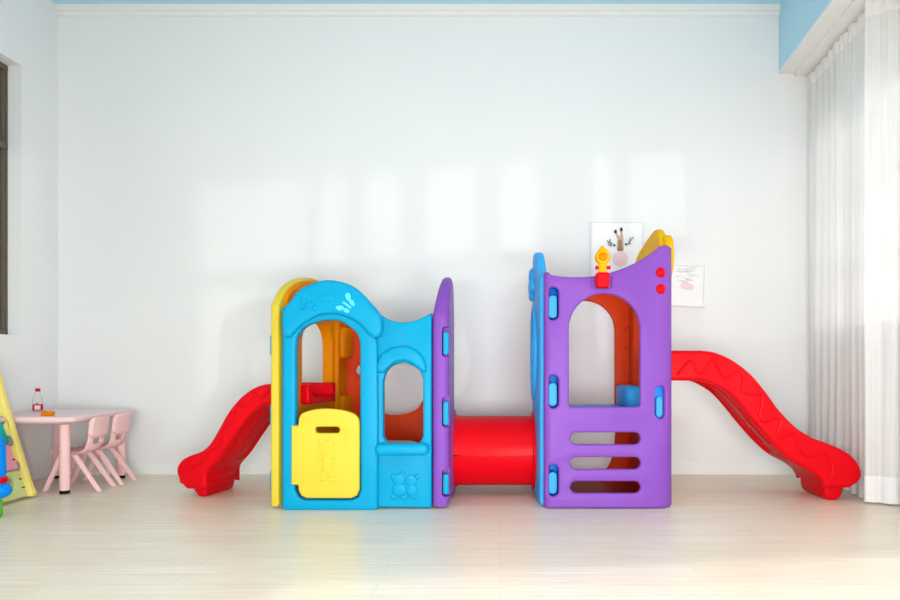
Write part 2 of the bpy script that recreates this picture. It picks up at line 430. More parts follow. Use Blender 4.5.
# relief: butterflies, plaque
YB = 3.931
def wing(cx, cy, rx, ry, deg):
    a = math.radians(deg); o = []
    for t in range(22):
        q = 2*PI*t/22; u, v = rx*math.cos(q)*(1-.25*math.sin(q)), ry*math.sin(q)
        o.append(P(cx+u*math.cos(a)-v*math.sin(a), cy+u*math.sin(a)+v*math.cos(a), YB))
    return o
for cols, parts_ in (('pale_teal', [(348, 297, 2.6, 4.4, -18), (352, 303, 2.2, 3.6, -32), (339.5, 308, 4.0, 2.6, 0), (346, 310.5, 3.4, 2.2, 28)]),
                     ('teal', [(303.5, 301.5, 2.6, 3.6, 20), (308, 305.5, 2.8, 2.0, -20), (314.5, 308, 3.0, 2.3, 30), (311, 303, 2.3, 2.6, 40)])):
    b = B()
    for w in parts_: b.add(slab(wing(*w), (), .012, .004, 2), front(YB, .012))
    c = (347, 305) if cols == 'pale_teal' else (306, 305)
    d = (4, 3) if cols == 'pale_teal' else (-5, 4)
    p0, p1 = P(c[0]-d[0], c[1]-d[1], YB), P(c[0]+d[0], c[1]+d[1], YB)
    b.add(tube([(p0[0], YB, p0[1]), (p1[0], YB, p1[1])], .007, 8))
    lab(b.build('butterfly_relief', cols, teal), 'pale blue butterfly relief' if cols == 'pale_teal' else 'teal butterfly relief')
pl = pts([(319, 294), (333, 294), (335, 297.5), (333, 301), (319, 301), (317, 297.5)], YB)
B().add(slab(pl, (), .010, .003, 2), front(YB+.001, .010)).build('plaque', 'teal', teal)
# moulded animal group, low on the right section
YA = 3.994
b = B()
for cx, cy, rx, ry in ((398.5, 480, 6.5, 6.5), (411, 481, 6, 6), (393, 477, 2.5, 3.5), (399, 490, 7.5, 6.5), (412, 491, 6, 6.5), (394, 497, 3.5, 2.4), (404, 497.5, 3.5, 2.4), (413, 497, 3.5, 2.4), (402, 474, 2.6, 3), (417, 477, 2.6, 3)):
    b.add(slab([P(a, c, YA) for a, c in ell(cx, cy, rx, ry, 20)], (), .016, .007, 2), front(YA, .016))
b.build('animal_relief', 'teal', teal)

# ---- yellow gate
YG = 3.95
gate_o = pts([(306, 498.5), (351, 498.5), (356.5, 496), (359.2, 490)] + cat_rom([(359.2, 425), (358, 418.5), (353.5, 414), (346.3, 411.3), (336, 409.3), (325.3, 408.7), (315, 409.3), (306.7, 411.3), (301, 414), (298.5, 418)], 4)
               + [(297.8, 425.5), (291, 426), (290.8, 485), (297.8, 485.5), (298.3, 491), (301, 496)], YG)
slot = rrect(*P(315, 427, YG), *P(339.3, 433.2, YG), .015)
gate = lab(B().add(slab(gate_o, [slot], .045, .012), front(YG, .045)).build('gate', 'yellow', R), 'lemon yellow half-height gate with a slotted hand hole')
b = B(); YR = YG-.004
for cx, cy, rx, ry in ((326, 448, 7.5, 7.5), (320.5, 442, 3, 3.2), (331.5, 442, 3, 3.2), (327, 465, 5.5, 9.5), (320, 458, 3.8, 2.2), (333.5, 457, 3.6, 2.2), (322, 479, 5, 2.4), (332, 480, 5, 2.4), (324, 474, 2.6, 4), (330, 474.5, 2.6, 4)):
    b.add(slab([P(a, c, YR) for a, c in ell(cx, cy, rx, ry, 20)], (), .014, .0065, 3), front(YR, .014))
b.build('animal_relief', 'yellow', gate)

# ---- yellow left side panel (toed in), shade and glow inside painted as amber
FPt = Vector((-1.222, 4.03)); ang = math.atan(.1977)
du = Vector((math.sin(ang), math.cos(ang))); dn = Vector((-math.cos(ang), math.sin(ang)))     # along, outward
def leftp(u, v, w):                      # u along panel from front corner, w outward from the inner face
    q = FPt+du*u+dn*w; return (q.x, q.y, v)
LW = .88
top = cat_rom([(-.03, 1.13), (0.0, 1.17), (.05, 1.225), (.13, 1.275), (.25, 1.315), (.42, 1.335), (.60, 1.315), (.74, 1.27), (.84, 1.19), (LW, 1.12)], 4)
hole = archhole(.20, .635, .56, .93, .02, 14, 1.09)
lp = slab([(-.03, .015), (LW, .015)]+top[::-1], [hole], .05, .014)
lpo = B().add(lp, lambda u, v, w: leftp(u, v, w+.028)).build('side_panel', 'yellow', R)
lab(lpo, 'yellow arched left side panel of the left tower')
b = B()
lin = slab([(.03, .03), (LW-.01, .03)]+[(u if u > .03 else .03, v-.018) for u, v in top[::-1] if u < LW-.02 and u > .0], [archhole(.212, .623, .57, .925, .02, 14, 1.078)], .070, .012)
b.add(lin, lambda u, v, w: leftp(u, v, w+.014))
for z0, z1 in ((.84, 1.05), (.38, .60), (.08, .25)):
    b.add(slab(rrect(.70, z0, .865, z1, .035), (), .06, .02), lambda u, v, w: leftp(u, v, w-.04))
b.add(slab(rrect(.655, .10, .70, 1.08, .015), (), .03, .012), lambda u, v, w: leftp(u, v, w-.03))
lab(b.build('shaded_inner_face', 'amber', lpo), 'amber inner face of the yellow side panel, shade and glow in its colour')
for z in (.91, .52, .15):
    b = B().add(slab(rrect(.0, z-.06, .03, z+.06, .014), (), .02, .006), lambda u, v, w: leftp(u-.005, v, w+.060))
    lab(b.build('connector_tab', 'teal', teal), 'teal tab through the yellow side panel')

# ---- red-orange back panel of the left tower
YK = 4.86
bo = [(-1.06, .015), (-.40, .015), (-.40, 1.14), (-.44, 1.17)] + cat_rom([(-.46, 1.10), (-.475, .85), (-.505, .60), (-.53, .55), (-.56, .505), (-.62, .475), (-.70, .462), (-.78, .47), (-.83, .53), (-.86, .70), (-.875, .95), (-.90, 1.10), (-.97, 1.17), (-1.06, 1.16)], 5)
diamond = pts([(358, 376), (354.5, 370.5), (358, 364), (362, 370.5)], YK)
crawl = [(-.93, .03), (-.54, .03)] + cat_rom([(-.54, .22), (-.555, .27), (-.60, .287), (-.70, .29), (-.85, .29), (-.91, .27), (-.93, .22)], 4)
b = B().add(slab(bo, [diamond, crawl], .05, .012), front(YK, .05))
lab(b.build('back_panel', 'orange', R), 'red-orange back panel of the left tower with a dipped rail')

# ---- purple right side panel of the left tower
XP0, XP1 = -.378, -.284
pp = cat_rom([(4.0, 1.06), (4.015, 1.10), (4.07, 1.175), (4.16, 1.26), (4.27, 1.315), (4.36, 1.328), (4.55, 1.328), (4.66, 1.30), (4.78, 1.22), (4.88, 1.09)], 4)
tun_hole = ell(4.45, .27, .20, .20, 36)
sp = slab([(4.0, .012), (4.88, .012)]+pp[::-1], [tun_hole], XP1-XP0, .035, 5)
sp = cuts(sp, frange(4.05, 4.83, 8), (1.05, 1.09, 1.15, 1.2, 1.25, 1.3))
def pmap(u, v, w):
    f = (w+(XP1-XP0)/2)/(XP1-XP0)                       # 0 inner, 1 outer
    x = XP0+(XP1-XP0)*f
    x += (1-f)*max(0, (v-1.07)/.27)*.034 - f*max(0, (u-4.3)/.58)*.026
    return (x, u, v)
pb = B().add(sp, pmap)
pb.add(slab(ell(4.45, .27, .262, .262, 44), [ell(4.45, .27, .20, .20, 40)], .04, .012), side(XP1-.030, .034))
pur_l = pb.build('side_panel', 'purple', R); lab(pur_l, 'purple arched right side panel of the left tower')
# slots on its rounded front corner: dark recess + teal tab
def boolean_cut(o, cutters):
    bb = B()
    for c in cutters: bb.add(c)
    c = bb.build('cutter', 'black'); L = world_of(o)
    c.location = -L*0
    m = o.modifiers.new('b', 'BOOLEAN'); m.object = c; m.operation = 'DIFFERENCE'; m.solver = 'EXACT'
    bpy.context.view_layer.update()
    dg = bpy.context.evaluated_depsgraph_get()
    me = bpy.data.meshes.new_from_object(o.evaluated_get(dg)); o.modifiers.clear()
    old = o.data; nm = old.name; o.data = me; bpy.data.meshes.remove(old); me.name = nm
    cm = c.data; bpy.data.objects.remove(c); bpy.data.meshes.remove(cm)
    for p in me.polygons: p.use_smooth = True
    me.set_sharp_from_angle(angle=math.radians(38))
slots_l = [(326.5, 357), (396.5, 427.5), (469.5, 497)]
cs = []
for y0, y1 in slots_l:
    _, za = P(0, y0, 4.0); _, zb = P(0, y1, 4.0)
    cs.append(slab(rrect(-.3235, zb, -.2835+.02, za, .019), (), .10, .004)); 
    f = front(3.99, .10)
    for v in cs[-1].vertices: v.co = f(*v.co)
boolean_cut(pur_l, cs)
for y0, y1 in slots_l:
    _, za = P(0, y0, 4.0); _, zb = P(0, y1, 4.0)
    b = B().add(slab(rrect(-.319, zb+.012, -.287, za-.028, .015), (), .06, .006), front(4.012, .06))
    lab(b.build('connector_tab', 'teal', teal), 'teal tab in a slot of the purple side panel')

# ---- red tunnel
TY, TZ, TR = 4.45, .27, .212
def shell(a0, a1, TR=.212):
    pr = [(TR+.006, -.30), (TR+.006, -.262), (TR, -.254), (TR, .195), (TR+.014, .202), (TR+.014, .262), (TR-.012, .262), (TR-.012, -.30), (TR+.006, -.30)]
    return lathe(pr, (0, TY, TZ), 30, 'X', a0, a1)
tun = lab(B().add(shell(.0, PI, .2155)).build('tunnel', 'red', R), 'red crawl tunnel between the two towers')
b = B().add(shell(PI+.035, 2*PI-.035, .210)); b.build('lower_shell', 'red', tun)
b = B()
for s in (-1, 1): b.add(rbox(-.25, .195, TY+s*(TR-.010)-.006, TY+s*(TR-.010)+.006, TZ-.012, TZ+.006, .003))
b.add(slab(ell(TY, TZ, .246, .246, 44), [ell(TY, TZ, .205, .205, 40)], .02, .008), side(.196, .02))
b.build('seam_flange', 'red', tun)

# ---- purple front panel of the right tower (edges wrap around the corners)
def ru(px): return (px-VX)*YF/F
u0r, rr_ = ru(656.5), 19*YF/F
u0l, rl_ = ru(551), 7*YF/F
TH = .034
def wrap(u, v, w):
    w = w-TH/2                       # outer face at w = 0
    if u > u0r:
        ph = min((u-u0r)/rr_, PI/2); ex = max(0, u-u0r-rr_*PI/2)
        x = u0r+rr_*math.sin(ph); y = YF+rr_*(1-math.cos(ph))+ex; nx, ny = math.sin(ph), -math.cos(ph)
    elif u < u0l:
        ph = min((u0l-u)/rl_, PI/2); ex = max(0, u0l-u-rl_*PI/2)
        x = u0l-rl_*math.sin(ph); y = YF+rl_*(1-math.cos(ph))+ex; nx, ny = -math.sin(ph), -math.cos(ph)
    else: x, y, nx, ny = u, YF, 0, -1
    return (x+nx*w, y+ny*w, v)
topc = pts(cat_rom([(536, 271), (541, 271.5), (547, 273.5), (559, 276), (577.7, 277), (596, 275.5), (615, 271), (636, 262.5), (650, 254), (659, 247.5), (667, 244.5), (678, 245), (690, 248)], 5), YF)
sl = lambda a, b_, c, d, r=.05: rrect(*P(a, b_, YF), *P(c, d, YF), r)
holes = [archhole(ru(569), ru(640), P(0, 407, YF)[1], P(0, 329, YF)[1], .012, 18, P(0, 293.5, YF)[1])]
holes += [sl(570.5, y0, 640.5, y1) for y0, y1 in ((432.5, 444.5), (457.3, 469.3), (481.5, 493.3))]
vs = [(547.5, 287, 558.7, 320), (547.5, 375, 558.7, 408.3), (547.5, 464.5, 558.7, 496.5), (655, 386, 668, 419)]
holes += [sl(*s) for s in vs]
zb = P(0, 508.3, YF)[1]
po = [(ru(536), zb+.01), (ru(539), zb)] + [(ru(686), zb), (ru(690), zb+.01)] + topc[::-1]
me = cuts(slab(po, holes, TH, .012), [u0r+rr_*PI/2*k/8 for k in range(0, 9)]+[u0l-rl_*PI/2*k/5 for k in range(6)])
pf = B().add(me, wrap).build('front_panel', 'purple', R, 40)
lab(pf, 'purple front panel of the right tower, with an arched window above three slots')
for a, y0, c, y1 in vs:
    _, za = P(0, y0, YF); _, zb2 = P(0, y1, YF)
    if a < 600:
        b = B().add(slab(rrect(ru(a+1.4), zb2+.012, ru(c-1.6), za-.045, .02), (), .09, .006), front(4.012, .09))
    else:
        b = B().add(slab(rrect(ru(656.8), zb2+.008, ru(663.5), za-.06, .02), (), .09, .006), front(4.02, .09))
    lab(b.build('connector_tab', 'plug', pf), 'light blue tab in a slot of the purple panel')
for a, y0, c, y1 in vs:  # backing behind the slots, darker blue stands in for the shade inside
    if a > 600: a, c = 655.8, 667.5
    o_, h_ = rrect(ru(a)-.012, P(0, y1, YF)[1]-.012, ru(c)+.012, P(0, y0, YF)[1]+.012, .06), rrect(ru(a)-.003, P(0, y1, YF)[1]-.003, ru(c)+.003, P(0, y0, YF)[1]+.003, .055)
    if a < 600: b = B().add(slab(o_, [h_], .10, .003), front(4.035, .10)).add(slab(o_, (), .012, .003), front(4.125, .012))
    else: b = B().add(slab(h_, (), .008, .003), front(4.050, .008))
    lab(b.build('slot_shade_backing', 'toy_blue', pf), 'blue backing behind a slot, coloured darker for shade')
# red buttons
for cx, cy in ((660.6, 272.5), (660.8, 289)):
    X, Z = P(cx, cy, YF); ph = math.asin(min(1, (X-u0r)/rr_)); c = wrap(u0r+ph*rr_, Z, TH/2)
    b = B().add(ball((c[0], c[1]+.004, Z), .029, .022, .029))
    lab(b.build('button', 'red', pf), 'round red button')
# red clip with a small yellow toy head on the upper edge
b = B().add(rbox(*[P(x, 0, 3.96)[0] for x in (596.3, 609.8)], 3.955, 4.03, P(0, 287.5, 3.96)[1], P(0, 272, 3.96)[1], .014))
for s in (597.6, 608.4):
    b.add(lathe([(0, -.012), (.010, -.012), (.010, .012), (0, .012)], (P(s, 0, 3.98)[0], 3.985, P(0, 267.5, 3.98)[1]), 14, 'X'))
clip = lab(b.build('clip', 'red', pf), 'square red clip holding a yellow toy head')
hx, hz = P(602.6, 257.3, 3.98)
b = B().add(lathe([(0, -.022), (.034, -.022), (.042, -.010), (.042, .010), (.034, .022), (0, .022)], (hx, 3.985, hz), 26, 'Y'))
b.add(lathe([(.034, .02), (.026, .038), (.014, .053), (.006, .064), (0, .066)], (hx, 3.985, hz), 20)); b.add(rbox(hx-.022, hx+.022, 3.968, 4.002, hz-.09, hz-.025, .01))
head = lab(b.build('toy_head', 'gold', pf), 'yellow round toy head with an orange face')
b = B().add(ball((hx, 3.968, hz+.002), .027, .016, .026)).add(ball((hx, 3.953, hz+.008), .010, .006, .007))
lab(b.build('toy_face', 'orange_face', pf), 'orange face of the toy head')
b = B()
xa, xb = P(592.5, 0, YF)[0], P(612.5, 0, YF)[0]; za, zb2 = P(0, 289.8, YF)[1], P(0, 276.5, YF)[1]
b.add(tube(cat_rom([(xa, 3.998, zb2), (xa, 3.996, za+.02), (xa+.012, 3.996, za), (xb-.012, 3.996, za), (xb, 3.996, za+.02), (xb, 3.998, zb2)], 4), .008, 8))
b.build('bracket', 'purple', pf)

# ---- sky blue left side panel of the right tower
XB = .228
bt = cat_rom([(4.06, 1.30), (4.12, 1.32), (4.18, 1.36), (4.25, 1.43), (4.33, 1.475), (4.43, 1.485), (4.53, 1.47), (4.62, 1.42), (4.70, 1.35), (4.78, 1.32), (4.86, 1.29)], 4)
oval = ell(4.42, .875, .19, .26, 36)
me = slab([(4.06, .012), (4.86, .012)]+bt[::-1], [oval, ell(TY, TZ, .203, .203, 36)], .055, .016)
me = cuts(me, frange(4.10, 4.82, 9), frange(.1, 1.4, 10))
def bulge(u, v, w):
    k = max(0, 1-((u-4.46)/.42)**2); return (XB+.027+w-.022*k, u, v)
b = B().add(me, bulge)
blue = lab(b.build('side_panel', 'blue', R), 'sky blue left side panel of the right tower with an oval window')
b = B()
for cy, cz, r in ((4.44, 1.335, .062), (4.37, 1.28, .05), (4.51, 1.28, .05), (4.44, 1.235, .045)):
    b.add(lathe([(0, -.04), (r*.7, -.037), (r, -.022), (r, .02), (0, .02)], (XB-.012, cy, cz), 20, 'X'))
lab(b.build('flower_boss', 'blue', blue), 'raised flower-shaped boss')
b = B().add(slab(ell(4.42, .875, .225, .295, 40), [oval], .03, .012), lambda u, v, w: (XB-.018+w, u, v))
b.build('window_rim', 'blue', blue)

# ---- golden yellow right side panel of the right tower
XY = .895
yt = cat_rom([(4.06, 1.36), (4.10, 1.45), (4.17, 1.555), (4.25, 1.60), (4.36, 1.60), (4.50, 1.575), (4.66, 1.53), (4.78, 1.49), (4.86, 1.44)], 4)
me = slab([(4.06, .012), (4.86, .012)]+yt[::-1], [archhole(4.19, 4.71, .50, 1.08, .02, 14, 1.30)], .05, .015)
me = cuts(me, frange(4.10, 4.82, 8), frange(.1, 1.55, 10))
b = B().add(me, lambda u, v, w: (XY+.025+w+.02*max(0, 1-((u-4.3)/.35)**2), u, v))
yel = lab(b.build('side_panel', 'gold', R), 'golden yellow right side panel of the right tower')
b = B().add(slab(ell(4.16, 1.425, .085, .125, 28), (), .05, .02), lambda u, v, w: (XY+.07+w, u, v))
lab(b.build('side_boss', 'gold', yel), 'rounded golden boss on the outer face')

me = slab([(4.09, .03), (4.86, .03), (4.86, 1.40), (4.7, 1.40), (4.09, 1.22)], [archhole(4.205, 4.695, .515, 1.07, .02, 14, 1.285)], .074, .012)
b = B().add(me, lambda u, v, w: (XY+.010+w, u, v))  # golden panel's inner face, its shade put in as red-orange
lab(b.build('shaded_inner_face', 'orange', yel), 'red-orange inner face of the golden panel, shade in its colour')

# ---- red-orange back panel of the right tower
YK2 = 4.88
cx = .58
bo = [(.24, .012), (.93, .012)] + cat_rom([(.93, 1.45), (.88, 1.40), (.80, 1.34), (.70, 1.30), (.58, 1.285), (.42, 1.29), (.30, 1.27), (.24, 1.22)], 4)
arch_b = archhole(cx-.205, cx+.20, .50, 1.03, .012, 16, 1.237)
low = [(.36, .04), (.66, .04)] + cat_rom([(.70, .06), (.75, .13), (.775, .22), (.785, .32), (.785, .42)], 4) + [(.77, .44), (.36, .44)]
b = B().add(slab(bo, [arch_b, low], .05, .012), front(YK2, .05))
bk2 = lab(b.build('back_panel', 'orange', R), 'red-orange back panel of the right tower with an arched opening')
for y0, y1 in ((326, 331.5), (345, 350), (369, 374)):
    _, z1 = P(0, y0, YK2); _, z0 = P(0, y1, YK2)
    B().add(rbox(.845, .925, YK2-.02, YK2+.01, z0, z1, .015, .008)).build('hand_hold', 'orange', bk2)
for x in (.80, .385): B().add(ball((x, YK2-.002, .655), .016, .02, .02)).build('peg', 'orange', bk2)
# deck, step and base tray
deck = lab(B().add(rbox(.275, .895, 4.05, 4.86, .50, .535, .008)).build('deck', 'blue', R), 'sky blue deck inside the right tower')
b = B().add(slab(rrect(.775, .52, .895, .668, .03), (), .42, .03), front(4.42, .42)); b.build('deck_step', 'blue', deck)
lab(B().add(rbox(.29, .90, 4.06, 4.86, .006, .03, .004)).build('base_tray', 'orange', R), 'red-orange floor tray of the right tower')

# ---- slides
def slide(P0, d, tops, bots, nose, foot, width, label, wave, inner, start):
    """near wall lies in a vertical plane through P0 along d; tops/bots/nose/foot are read off that plane"""
    d = Vector(d).normalized(); nrm = Vector((-d.y, d.x))
    if nrm.y < 0: nrm = -nrm
    def inv(px, py):
        k = (px-VX)/F; q0 = (P0[0]+nrm.x*.0275, P0[1]+nrm.y*.0275); u = (k*q0[1]-q0[0])/(d.x-k*d.y); Y = q0[1]+u*d.y
        return (u, H-(py-VY)*Y/F)
    T = [inv(*p) for p in tops]; Bt = [inv(*p) for p in bots]; N = [inv(*p) for p in nose]; Ft = [inv(*p) for p in foot]
    T = [(start, T[0][1])]+T; Bt = [(start, Bt[0][1])]+Bt
    Ts = cat_rom(T, 5); Bs = cat_rom(Bt, 5)
    zmin = min(z for _, z in Ft); 
    Ft = [(u, z-zmin+.002 if z-zmin < .03 else z) for u, z in Ft]
    out = Ts + cat_rom(N, 5) + [(Bt[-1][0], N[-1][1])] + Bs[::-1]
    def place(off): return lambda u, v, w: (P0[0]+d.x*u+nrm.x*(off+w), P0[1]+d.y*u+nrm.y*(off+w), v)
    tk = .055; b = B()
    for off in (tk/2, width-tk/2):
        b.add(slab(out, (), tk, .024, 5), place(off))
    # chute: follows the walls a little above their lower edge, then curls out over the foot
    n = 34
    def at(L, t):
        x = t*(len(L)-1); i = min(int(x), len(L)-2); f = x-i
        return (L[i][0]*(1-f)+L[i+1][0]*f, L[i][1]*(1-f)+L[i+1][1]*f)
    mid = []
    ue = N[len(N)//2][0]
    for k in range(n+1):
        a, c = at(Ts, k/n), at(Bs, k/n); q = .17
        mid.append((c[0]*(1-q)+a[0]*q, c[1]*(1-q)+a[1]*q))
    zl = mid[-1][1]; mid += [((mid[-1][0]*(1-f)+ue*f), zl-.035*f) for f in (.3, .6, .85, .97)]
    bm = bmesh.new(); g = []
    for i, (u, z) in enumerate(mid):
        a, c = mid[max(i-1, 0)], mid[min(i+1, len(mid)-1)]
        t = Vector((c[0]-a[0], c[1]-a[1])).normalized(); nn = Vector((-t.y, t.x)); nn = nn if nn.y > 0 else -nn
        row = []
        for s, h in ((tk*.6, .05), (tk+.02, .012), (width/2, .004), (width-tk-.02, .012), (width-tk*.6, .05)):
            row.append(bm.verts.new(place(s)(u+nn.x*h, z+nn.y*h, 0)))
        for s, h in ((width-tk*.6, .002), (width-tk-.02, -.016), (width/2, -.02), (tk+.02, -.016), (tk*.6, .002)):
            row.append(bm.verts.new(place(s)(u+nn.x*h, z+nn.y*h, 0)))
        g.append(row)
    for r0, r1 in zip(g, g[1:]):
        for k in range(10): bm.faces.new((r0[k], r0[(k+1) % 10], r1[(k+1) % 10], r1[k]))
    bm.faces.new(g[0][::-1]); bm.faces.new(g[-1]); b.add(bm)
    # stiffening ribs under the chute
    for s in (width*.36, width*.64):
        b.add(tube([place(s)(u, z-.020, 0) for u, z in mid[2:-15]], .011, 8))
    # nose and foot blocks joining the two walls
    us = [u for u, z in Ft]; fu0, fu1 = min(us), max(us)
    sg = 1
    e0 = min(Bt[-1][0], fu0)-.005; e1 = ue-.012
    zt = mid[-1][1]-.005
    zs = N[-1][1]
    kk = 9
    blk = [(u, z-.006) for u, z in mid[n-kk:-1]] + [(N[-1][0]+.004, zs+.02), (N[-1][0]-.012, zs+.006), (Bt[-1][0]+.008, zs+.006), (Bt[-1][0]-.002, zs+.016)] + [at(Bs, k/n) for k in range(n-1, n-kk-1, -1)]
    b.add(slab(blk, (), width-.05, .006), place(width/2))
    b.add(slab([p for p in cat_rom([(Ft[0][0], zs+.03)]+Ft+[(Ft[-1][0], zs+.03)], 3)], (), width-.075, .02, 4), place(width/2))
    o = lab(b.build('slide', 'red', R, 42), label)
    wp = [inv(*p) for p in wave]
    wb = B().add(tube([place(.001)(u, z, 0) for u, z in cat_rom(wp, 6)], .0088, 8))
    wb.build('wave_relief', 'red', o)
    return o
slide((.93, 4.215), (1, 0),
      [(690, 350.6), (702.5, 350.8), (716.7, 353.3), (733.7, 361.5), (750.7, 375), (765, 392), (779, 411), (796, 428), (813, 438.4)],
      [(690, 380.6), (698, 380.8), (711, 384), (728, 394), (742, 408.5), (756, 426), (773.4, 445.5), (790, 460.5), (807.4, 470), (817, 477), (822, 485)],
      [(822, 441.5), (835.8, 447), (846, 452.5), (853.5, 459), (859, 468), (860, 476), (856, 482), (848, 487.5)],
      [(845, 488), (843, 492.5), (838, 497.5), (830, 497.5), (826, 494), (824.5, 488)],
      .42, 'long red slide at the right end of the climber',
      [(676, 375), (684, 365), (689, 360.5), (693, 365), (697, 373), (703, 371), (708, 363), (713, 361.5), (718, 370), (724, 379), (731, 373), (738, 371.5), (742, 378), (741, 389), (748, 394), (758, 394), (761, 401), (758, 416), (764, 421), (773, 417), (779, 421), (776, 432), (779, 438), (789, 433), (794, 436), (798, 447), (806, 456), (815, 453), (825, 455), (830, 464), (830, 474)],
      None, -.03)
a10 = math.radians(10)
lx, ly, _ = leftp(.185, 0, 0)
slide((lx, ly), (-math.cos(a10), math.sin(a10)),
      [(273, 383.8), (260, 386), (248.7, 392), (237, 402.7), (227.7, 415.5), (218, 433), (211, 444), (204, 450.5)],
      [(273, 404), (262.7, 407), (253, 414.5), (241.7, 428.5), (230, 445.5), (221, 459), (214, 467), (209, 474), (208.5, 484)],
      [(197, 453.5), (190, 456), (184, 459.5), (180, 464.5), (178.5, 471), (181, 479), (185, 485), (188.5, 488.5)],
      [(191.5, 489), (194.5, 494), (197.5, 497), (203, 497), (205, 494), (206, 488)],
      .40, 'short red slide at the left end of the climber',
      [(271, 391), (266, 395), (262, 398), (258, 394), (255, 394), (252, 401), (247, 406), (240, 405), (237, 410), (237, 418), (232, 424), (226, 428), (224, 434), (225, 441), (221, 446), (213, 449), (209, 455), (204, 462), (198, 466), (189, 468)],
      None, -.075)

# ================================================================== PICTURES
def b_mesh(b):
    me = bpy.data.meshes.new('t'); b.bm.to_mesh(me); b.bm.free(); return me
def picture(name, x0, x1, z0, z1, tilt, label, art):
    cx_, cz_ = (x0+x1)/2, (z0+z1)/2; ca, sa = math.cos(math.radians(tilt)), math.sin(math.radians(tilt))
    rot = lambda x, y, z: (cx_+(x-cx_)*ca-(z-cz_)*sa, y, cz_+(x-cx_)*sa+(z-cz_)*ca)
    root = empty(name, (cx_, YW-.012, z0), label, 'picture', 'framed prints on the back wall')
    fr = slab([(x0, z0), (x1, z0), (x1, z1), (x0, z1)], [[(x0+.014, z0+.014), (x1-.014, z0+.014), (x1-.014, z1-.014), (x0+.014, z1-.014)]], .024, .003, 2)
    b = B(); f = front(YW-.0245, .024); b.add(fr, lambda u, v, w: rot(*f(u, v, w))); b.build('frame', 'frame_white', root)
    b = B().add(box(x0+.01, x1-.01, YW-.012, YW-.003, z0+.01, z1-.01), rot); b.build('print', 'paper', root)
    pr = root.children[-1] if root.children else None
    pr = [c for c in bpy.data.objects if c.parent == root and c.name.startswith('print')][0]
    fd = B()
    for li, (nm, mat, shapes) in enumerate(art):
        for si, s in enumerate(shapes):
            b = B()
            if s[0] == 'e': me = slab([P(a, c, YW) for a, c in ell(s[1], s[2], s[3], s[4], 22)], (), .002, .0005, 1)
            elif s[0] == 'p': me = slab(pts(s[1], YW), (), .002, .0005, 1)
            f2 = front(YW-.0134-.0012*li-.00015*si, .002); b.add(me, lambda u, v, w: rot(*f2(u, v, w)))
            if nm != 'feather_drawing': b.build(nm, mat, pr)
            else: fd.bm.from_mesh(b_mesh(b))
        if nm == 'feather_drawing': fd.build(nm, mat, pr)
    return root
def stroke(a, c, w=.5):
    dx, dy = c[0]-a[0], c[1]-a[1]; L = math.hypot(dx, dy); nx, ny = -dy/L*w, dx/L*w
    return ('p', [(a[0]+nx, a[1]+ny), ((a[0]+c[0])/2+nx*1.4, (a[1]+c[1])/2+ny*1.4), c, ((a[0]+c[0])/2-nx*1.4, (a[1]+c[1])/2-ny*1.4), (a[0]-nx, a[1]-ny)])
x0, z1 = P(590.5, 221.5, YW); x1, z0 = P(644.5, 292, YW)
picture('framed_picture', x0, x1, z0, z1, 0, 'white framed giraffe face print on the back wall above the right tower', [
    ('giraffe_face', 'tan_ink', [('p', [(617, 236), (623, 236), (623.5, 250), (622.5, 251.5), (617.5, 251.5), (616.5, 250)]), ('p', [(614.5, 233), (616.8, 232.5), (618.5, 238), (617, 239)]), ('p', [(619.8, 231), (622.2, 231), (622.8, 238), (620.3, 238)])]),
    ('horn_tip', 'ink', [('e', 615.2, 232, 1.5, 1.9), ('e', 621, 229.8, 1.5, 2)]),
    ('muzzle', 'brown_ink', [('e', 620, 249, 2.8, 2.6), ('p', [(618.3, 240), (621.3, 240), (622, 248), (618, 248)])]),
    ('eye', 'ink', [('e', 614, 245.6, 1.1, 1.2), ('e', 625.8, 244.7, 1.1, 1.2), ('e', 618.4, 250.3, .7, .6), ('e', 621.6, 250.3, .7, .6)]),
    ('ear', 'dark_grey_ink', [stroke((612, 245), (606, 240.5), 1.1), stroke((612, 246), (607, 244.5), .8), stroke((610, 242), (609.5, 238.5), .5), stroke((627.5, 244), (631, 243.5), .9), stroke((628, 243), (632, 239), .8), stroke((630, 241), (634, 236.5), .5), stroke((629, 239.5), (630.5, 237.5), .5)]),
    ('gum_bubble', 'pink_ink', [('e', 620, 259, 7.4, 7.6)])])
x0, z1 = P(650.5, 264, YW); x1, z0 = P(705, 306.5, YW)
random.seed(5)
scr = []
for k in range(16):
    ax, ay = random.uniform(674, 688), random.uniform(268, 281); scr.append(stroke((ax, ay), (ax+random.uniform(7, 14), ay+random.uniform(-3, 3)), .28))
picture('framed_picture', x0, x1, z0, z1, -2.4, 'small tilted white framed print of grey feathers, beside the right tower', [
    ('feather_drawing', 'grey_ink', scr), ('pink_smudge', 'pink_ink', [('e', 685.5, 285.5, 5.5, 3.8), ('e', 690, 286.5, 3.6, 3)])])

